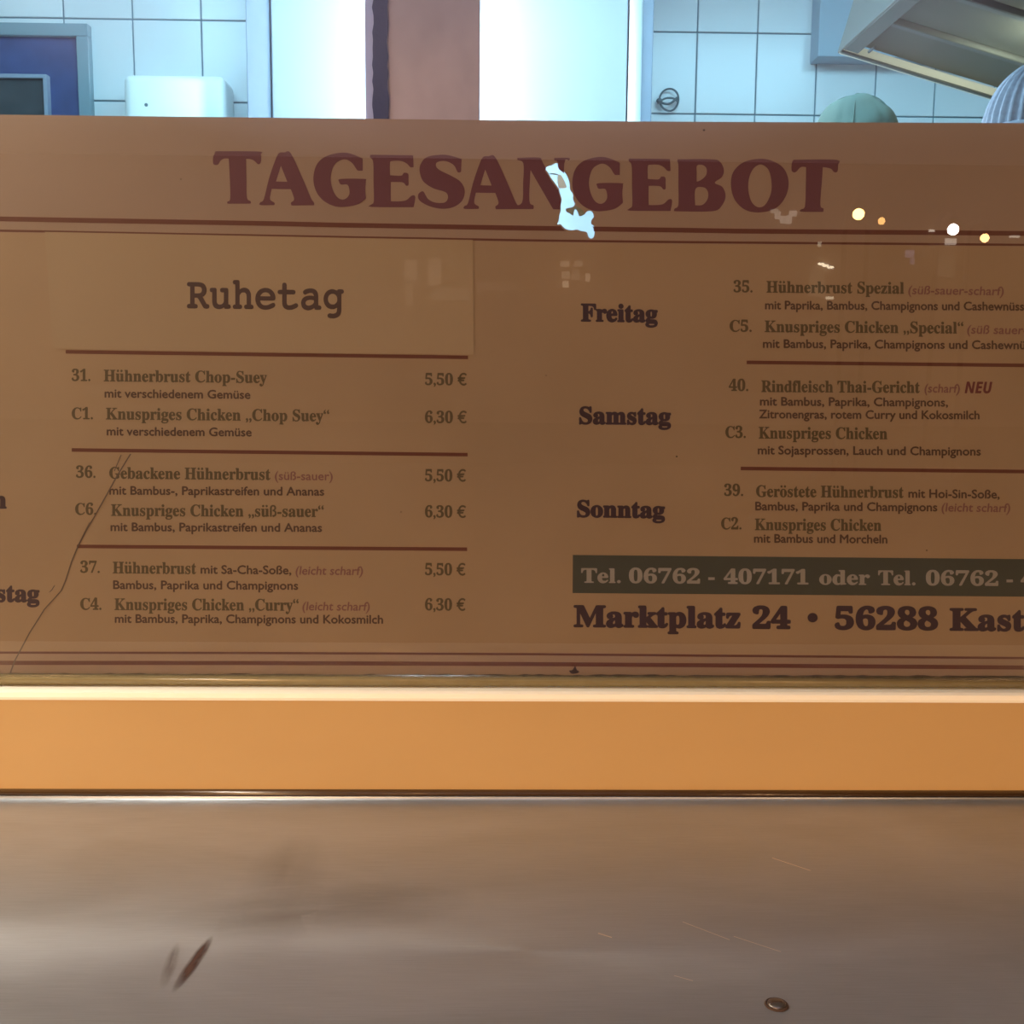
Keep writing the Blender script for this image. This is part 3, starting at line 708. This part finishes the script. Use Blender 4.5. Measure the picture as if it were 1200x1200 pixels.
num('C6.', 88, 113, 603.3); dish('Knuspriges Chicken „süß-sauer“', 130, 379.5, 604.6, 606); desc('mit Bambus, Paprikastreifen und Ananas', 129.5, 377.5, 622.5, 623.5)
price('5,50 €', 498, 546, 564); price('6,30 €', 498, 546, 606.4)
num('37.', 94, 117, 671.3); dish('Hühnerbrust', 132, 230, 672, 672.8); desc('mit Sa-Cha-Soße,', 235, 341.5, 672.4, 673.3); note('(leicht scharf)', 346, 425, 673.5, 674); desc('Bambus, Paprika und Champignons', 132.5, 349.5, 690.4, 691.3)
num('C4.', 94, 119, 714.6); dish('Knuspriges Chicken „Curry“', 134, 350, 715, 715.8); note('(leicht scharf)', 354, 433, 715.3, 715.8); desc('mit Bambus, Paprika, Champignons und Kokosmilch', 134.5, 449, 730, 731)
price('5,50 €', 498, 545.5, 674); price('6,30 €', 498, 545.5, 715.3)
def day(s, x0, x1, y0, y1, cap=21): text('day_name', s, 'serif', x0, x1, y0, y1, cap, .95, BK, res=4)
day('Mittwoch', -118, 8, 595.4, 596.2); day('Donnerstag', -100, 46.5, 705, 706)
day('Freitag', 680.5, 771, 377, 378.2, 21.5); day('Samstag', 678.5, 786.5, 497.3, 498.2); day('Sonntag', 676, 779.5, 606.3, 607.8, 20.5)
num('35.', 859.5, 882, 342.6); dish('Hühnerbrust Spezial', 898, 1059.5, 343, 344.4); note('(süß-sauer-scharf)', 1064, 1176, 344.8, 346.2); desc('mit Paprika, Bambus, Champignons und Cashewnüssen', 896.5, 1214, 362.6, 364.2)
num('C5.', 855, 881, 388.8); dish('Knuspriges Chicken „Special“', 896, 1129, 389.3, 391); note('(süß sauer-scharf)', 1133, 1246, 391, 392.4); desc('mit Bambus, Paprika, Champignons und Cashewnüssen', 894, 1228, 407.8, 409.6)
num('40.', 854, 877, 458.2); dish('Rindfleisch Thai-Gericht', 892, 1078, 459.5, 460.6); note('(scharf)', 1083, 1124.5, 460, 460.4); text('new_mark', 'NEU', 'sansbi', 1130.5, 1163, 460.8, 461, 13.6, .25, M['neu'])
desc('mit Bambus, Paprika, Champignons,', 890.5, 1111, 475.4, 476.6); desc('Zitronengras, rotem Curry und Kokosmilch', 889.5, 1148, 490.4, 491.6)
num('C3.', 850, 874, 513.2); dish('Knuspriges Chicken', 889, 1040, 514, 514.9); desc('mit Sojasprossen, Lauch und Champignons', 888, 1149.5, 532.6, 534)
num('39.', 848.5, 871, 581.2); dish('Geröstete Hühnerbrust', 886, 1059, 582.4, 583.6); desc('mit Hoi-Sin-Soße,', 1064.5, 1171.5, 583.4, 584.4)
desc('Bambus, Paprika und Champignons', 885, 1098.5, 598.2, 599.4); note('(leicht scharf)', 1103, 1183.5, 599.5, 600.3)
num('C2.', 845, 869, 620.4); dish('Knuspriges Chicken', 884.5, 1033, 621.4, 622.2); desc('mit Bambus und Morcheln', 883.5, 1040, 636, 637)
for s, a, b_ in (('Tel.', 681, 727.5), ('06762', 737, 820.5), ('-', 830, 837.5), ('407171', 848, 947.5), ('oder', 960, 1019.5), ('Tel.', 1029, 1073), ('06762', 1085, 1170), ('-', 1179.5, 1187), ('4', 1196, 1213)):
    yb = 683 + (a - 681) * 3.7 / 489
    if s == '-': place(fill_outline('phone_number', [[(a, yb - 7.6), (b_, yb - 7.6), (b_, yb - 4.4), (a, yb - 4.4)]], Y_PRINT - 0.0001, 0, M['bandtext']), menu)
    else: text('phone_number', s, 'serif', a, b_, yb, yb + (b_ - a) * .0075, 17.3, .5, M['bandtext'], Y=Y_PRINT - 0.0001, res=4)
for s, a, b_, cp in (('Marktplatz', 672, 868, 26.3), ('24', 881.5, 926.8, 26.3), ('56288', 978, 1099.5, 27), ('Kastellaun', 1112.5, 1316, 27)):
    yb = 735.2 + (a - 672) * .0095
    text('address', s, 'serif', a, b_, yb, yb + (b_ - a) * .0075, cp, 1.25, BK, res=4)
place(fill_outline('address', [[(952.3 + 6 * math.cos(a), 723.8 + 5.6 * math.sin(a)) for a in [k_ * PI / 8 for k_ in range(16)]]], Y_PRINT, 0, BK), menu)


# torn flap and shred at the tear
flap = fill_outline('torn_flap', [tp([(462,470),(480,462),(500,482),(530,540),(552,598),(520,606),(472,606),(462,570),(455,520)])], Y_PRINT + 0.0045, 0.0006, M['paper']); place(flap, menu)
M['film'] = mat('torn_film', (0.80, 0.66, 0.56), 0.5, trans=0.85); flap.data.materials.clear(); flap.data.materials.append(M['film'])
M['film_grey'] = mat('torn_film_grey', (0.20, 0.21, 0.17), 0.6)
for l in ([(548,812),(610,798),(640,785),(700,820),(728,862),(682,884),(664,848),(645,816),(624,824),(612,880),(575,850)], [(378,457),(420,456),(458,462),(457,472),(420,467),(384,466)], [(375,378),(300,300),(330,295),(400,300),(430,330),(438,352),(420,362)]):
    place(fill_outline('torn_shred', [cat_rom(tp(l), 3)], Y_PRINT - 0.0004 if l[0][0] != 378 else Y_PRINT + .002, 0.0003, M['film_grey'] if l[0][0] != 375 else M['sheet']), menu)
bpy.data.objects.remove(cutter)
tag(menu, 'long beige weekly menu sign with dark red title, torn at the letter N', 'menu sign')

# ------------------------------------------------------------------ pasted paper notice
pn = empty('paper_notice', at(300, 345, 1.0296))
pp = fill_outline('paper', [[(52.5, 271.8), (200, 274.6), (400, 278.6), (554.5, 281.3), (555, 345), (555.5, 416), (400, 414.2), (200, 411.2), (62.5, 409.3), (57, 340)]], 1.0296, 0.0003, M['paper'])
place(pp, pn)
text('lettering', 'Ruhetag', 'mono', 219, 403, 361.4, 363.6, 31, .95, M['typed'], Y=1.0295, parent=pn, res=6)
tag(pn, 'plain paper strip typed Ruhetag, pasted over the upper left of the menu', 'notice')

# ------------------------------------------------------------------ stainless counter
zc = at(600, 942.5, 0.985).z
pf = [(0.45, zc), (0.9925, zc)]
for a in (0.2, 0.4, 0.6, 0.8, 1.0, 1.2, 1.4, PI / 2): pf.append((0.9925 + 0.003 * math.sin(a), zc + 0.003 * (1 - math.cos(a))))
pf += [(0.9975, zc + 0.003), (0.9975, zc - 0.002), (0.452, zc - 0.002), (0.452, zc - 0.045), (0.450, zc - 0.045)]
cn = empty('service_counter', (0, 0.65, 0))
n_ = extrude_profile('worktop', pf, -1.3, 1.35, M['steel'], None, False)
for p_ in n_.data.polygons: p_.use_smooth = len(p_.vertices) == 4 and 0.988 < p_.center.y < 0.9960 and p_.center.z < zc + 0.006 and p_.center.z > zc - 0.001
place(n_, cn)
bm = bmesh.new()
for x in (-1.1, 0.0, 1.1): 
    bm = bmesh.new(); box(bm, x - 0.02, x + 0.02, 0.47, 1.035, zc - 0.04, zc - 0.003); place(obj('support_bracket', bm, M['pole']), cn)
tag(cn, 'wide brushed stainless steel serving counter along the front, smeared and scratched', 'counter')
# shade of the gap behind the counter, put in as a dark glossy strip
M['gap_shade'] = mat('gap_shade_brown', (0.055, 0.030, 0.012), 0.20, noise=0.3, nscale=30, bump=0.04)
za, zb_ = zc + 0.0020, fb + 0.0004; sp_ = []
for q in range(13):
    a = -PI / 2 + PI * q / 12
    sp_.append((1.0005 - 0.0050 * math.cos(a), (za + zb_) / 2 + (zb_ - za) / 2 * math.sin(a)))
struct(extrude_profile('trim_7', [(1.0395, za)] + sp_ + [(1.0395, zb_)], XL, XR, M['gap_shade'], None, True))
# smear and scratches lying in the steel
def mark(name, pts, m, lift=0.0002):
    bm = bmesh.new(); vs = [bm.verts.new(at_z(x, y, zc + lift)) for x, y in pts]; f = bm.faces.new(vs)
    bm.normal_update()
    if f.normal.z < 0: f.normal_flip()
    return place(obj(name, bm, m), cn)
def soft_stain(name, a, b_, half, col, alpha):
    """soft-edged stain patch: a quad on the steel with a procedural falloff"""
    m = bpy.data.materials.new(name); m.use_nodes = True; nt = m.node_tree; N = nt.nodes.new; L = nt.links.new
    b = nt.nodes['Principled BSDF']; b.inputs['Base Color'].default_value = (*col, 1); b.inputs['Roughness'].default_value = 0.6; b.inputs['Metallic'].default_value = 0.5
    tc = N('ShaderNodeTexCoord'); mp = N('ShaderNodeMapping'); mp.inputs['Location'].default_value = (-1, -1, 0); mp.inputs['Scale'].default_value = (2, 2, 0)
    L(tc.outputs['Generated'], mp.inputs[0])
    nz = N('ShaderNodeTexNoise'); nz.inputs['Scale'].default_value = 3; nz.inputs['Detail'].default_value = 5; L(tc.outputs['Generated'], nz.inputs[0])
    gr = N('ShaderNodeTexGradient'); gr.gradient_type = 'SPHERICAL'; L(mp.outputs[0], gr.inputs[0])
    mu = N('ShaderNodeMath'); mu.operation = 'MULTIPLY'; L(gr.outputs['Fac'], mu.inputs[0]); L(nz.outputs['Fac'], mu.inputs[1])
    m2 = N('ShaderNodeMath'); m2.operation = 'MULTIPLY'; m2.inputs[1].default_value = alpha * 2; m2.use_clamp = True; L(mu.outputs[0], m2.inputs[0])
    L(m2.outputs[0], b.inputs['Alpha'])
    p0, p1 = at_z(*a, zc + 0.0003), at_z(*b_, zc + 0.0003); c0 = (p0 + p1) / 2; d_ = p1 - p0
    bm = bmesh.new(); bmesh.ops.create_grid(bm, x_segments=1, y_segments=1, size=1)
    o = obj(name, bm, m); o.scale = (d_.length / 2, half, 1); o.rotation_euler.z = math.atan2(d_.y, d_.x); o.location = c0
    place(o, cn); return o
soft_stain('stain', (249, 1096), (202, 1164), 0.005, (0.10, 0.055, 0.045), 1.6)
soft_stain('stain', (208, 1104), (190, 1160), 0.005, (0.16, 0.10, 0.075), .5)
soft_stain('stain', (355, 970), (305, 1100), 0.035, (0.26, 0.22, 0.17), .22)
soft_stain('stain', (180, 1085), (560, 1050), 0.045, (0.20, 0.16, 0.12), .3)
M['scr'] = mat('bright_scratch', (0.85, 0.78, 0.68), 0.3, metal=0.7)
for a, b_, w in (((701, 1093), (717, 1098), 1.2), ((800, 1080), (855, 1101), .6), ((860, 1097), (915, 1115), .6), ((905, 1005), (950, 1020), .6), ((790, 1143), (812, 1149), .6)):
    mark('scratch_line', [a, b_, (b_[0], b_[1] + w), (a[0], a[1] + w)], M['scr'])

# screw in the counter
sc = at_z(910, 1178, zc)
scr = empty('counter_screw', sc)
bm = bmesh.new(); r0 = 0.0062; rings = []
for rr, zz in ((0.0062, 0.0), (0.0060, 0.0012), (0.0048, 0.0019), (0.0030, 0.0023), (0.0012, 0.0024)):
    rings.append([bm.verts.new(sc + Vector((rr * math.cos(a), rr * math.sin(a), zz + 0.0001))) for a in [k_ * PI / 12 for k_ in range(24)]])
for i in range(4):
    for q in range(24): bm.faces.new((rings[i][q], rings[i][(q + 1) % 24], rings[i + 1][(q + 1) % 24], rings[i + 1][q]))
bm.faces.new(rings[-1])
M['screw'] = mat('dull_screw', (0.20, 0.18, 0.16), 0.35, metal=0.9)
place(obj('head', bm, M['screw'], None, True), scr)
bm = bmesh.new(); tube(bm, [sc + Vector((0.0068 * math.cos(a), 0.0068 * math.sin(a), 0.0003)) for a in [k_ * PI / 12 for k_ in range(24)]], 0.0009, 6, True)
place(obj('grime_ring', bm, M['dirt'], None, True), scr)
bm = bmesh.new(); box(bm, sc.x - 0.0035, sc.x + 0.0035, sc.y - 0.0006, sc.y + 0.0006, sc.z + 0.0015, sc.z + 0.0026)
place(obj('slot', bm, M['dirt']), scr)
tag(scr, 'small domed metal screw head set in the steel counter at lower right', 'screw')

# ------------------------------------------------------------------ the market square behind the viewer (seen mirrored in the pane)
struct(boxobj('ground', -14, 14, -16, 1.04, -0.1, 0.0, M['asphalt']))
Ym = -12.0
Gy = 1.0215
def mir(px, py, Y=Ym):
    p_ = at(px, py, 2 * Gy - Y); return Vector((p_.x, Y, p_.z))
def streetlamp(px, py, r, col, s, label, Y=Ym, h=None):
    c = mir(px, py, Y); root = empty('street_lamp', (c.x, Y - 0.5, 0))
    bm = bmesh.new(); top = max(c.z + 0.1, 0.5)
    tube(bm, [(c.x, Y - .5, 0), (c.x, Y - .5, top), (c.x, Y - .45, top + .12), (c.x, Y - .1, top + .16), (c.x, Y, top + .1)], 0.035, 10)
    place(obj('pole', bm, M['pole'], None, True), root)
    bm = bmesh.new(); cyl(bm, c + Vector((0, 0, r)), c + Vector((0, 0, r + .1)), r * 1.5, .03, 20); place(obj('shade', bm, M['pole'], None, True), root)
    bm = bmesh.new(); sphere(bm, c, r, (1, 1, 1), 16, 10); place(obj('globe', bm, emis('lamp_glow', col, s), None, True), root)
    tag(root, label, 'street lamp', 'street lamps on the square')
streetlamp(1006, 251, 0.072, (1, .55, .16), 50, 'warm street lamp mirrored brightest above the right double rule')
streetlamp(1033, 259, 0.045, (1, .5, .15), 12, 'dim warm street lamp mirrored just right of the brightest one')
streetlamp(1117, 269, 0.070, (1, .92, .85), 45, 'white street lamp mirrored on the right double rule')
streetlamp(1154, 279, 0.055, (1, .55, .2), 26, 'small orange street lamp mirrored near the right edge')
fac = empty('house_facade', (0, -14.2, 0))
place(boxobj('house_wall', -12, 12, -14.6, -14.2, 0, 9, M['facade']), fac)
place(boxobj('plinth', -12, 12, -14.2, -14.12, 0, 0.6, M['asphalt']), fac)
def glowpane(px, py, w, h, col, s, Y=-14.1):
    c = mir(px, py, Y); k_ = (2 * Gy - Y) / F
    place(boxobj('lit_window', c.x - w * k_ / 2, c.x + w * k_ / 2, Y - .06, Y, c.z - h * k_ / 2, c.z + h * k_ / 2, emis('window_glow', col, s * 0.65)), fac)
for a in ((662, 309, 10, 6, 1.2), (678, 309, 9, 6, .8), (663, 322, 9, 8, 1.0), (663, 333, 7, 7, 2.2), (689, 325, 5, 9, 1.4), (675, 322, 9, 12, .5)):
    glowpane(*a[:4], (1, .75, .5), a[4])
for a in ((481, 316, 14, 22, .55), (509, 318, 15, 30, .45), (479, 345, 8, 24, .45), (530, 345, 40, 14, .25), (585, 335, 46, 10, .22)):
    glowpane(*a[:4], (1, .7, .5), a[4])
for a in ((912, 252, 6, 8, 1.9), (918, 257, 6, 8, 1.9), (925, 257, 6, 9, 2.0), (930, 250, 8, 6, 1.9), (908, 247, 8, 4, 1.6), (1115, 283, 12, 7, 4.0), (1067, 297, 9, 8, .9), (1070, 306, 4, 7, .7), (1094, 270, 8, 2, 6), (1190, 277, 10, 2, 4)):
    glowpane(*a[:4], (.75, .65, 1) if a[0] in (1067, 1070) else (1, .85, .7), a[4])
for a in ((963, 309, 6, 2.4, 14), (968, 311, 6, 2.4, 14), (974, 313, 6, 2.4, 14), (973, 349, 8, 3, 5), (961, 286, 3, 5, 3)):
    glowpane(*a[:4], (1, .85, .6), a[4])
for a in ((958, 332, 18, 30, .35), (1108, 312, 22, 24, .25)): glowpane(*a[:4], (1, .8, .5), a[4])
tag(fac, 'dark house front with lit windows across the square, seen only mirrored', 'house')
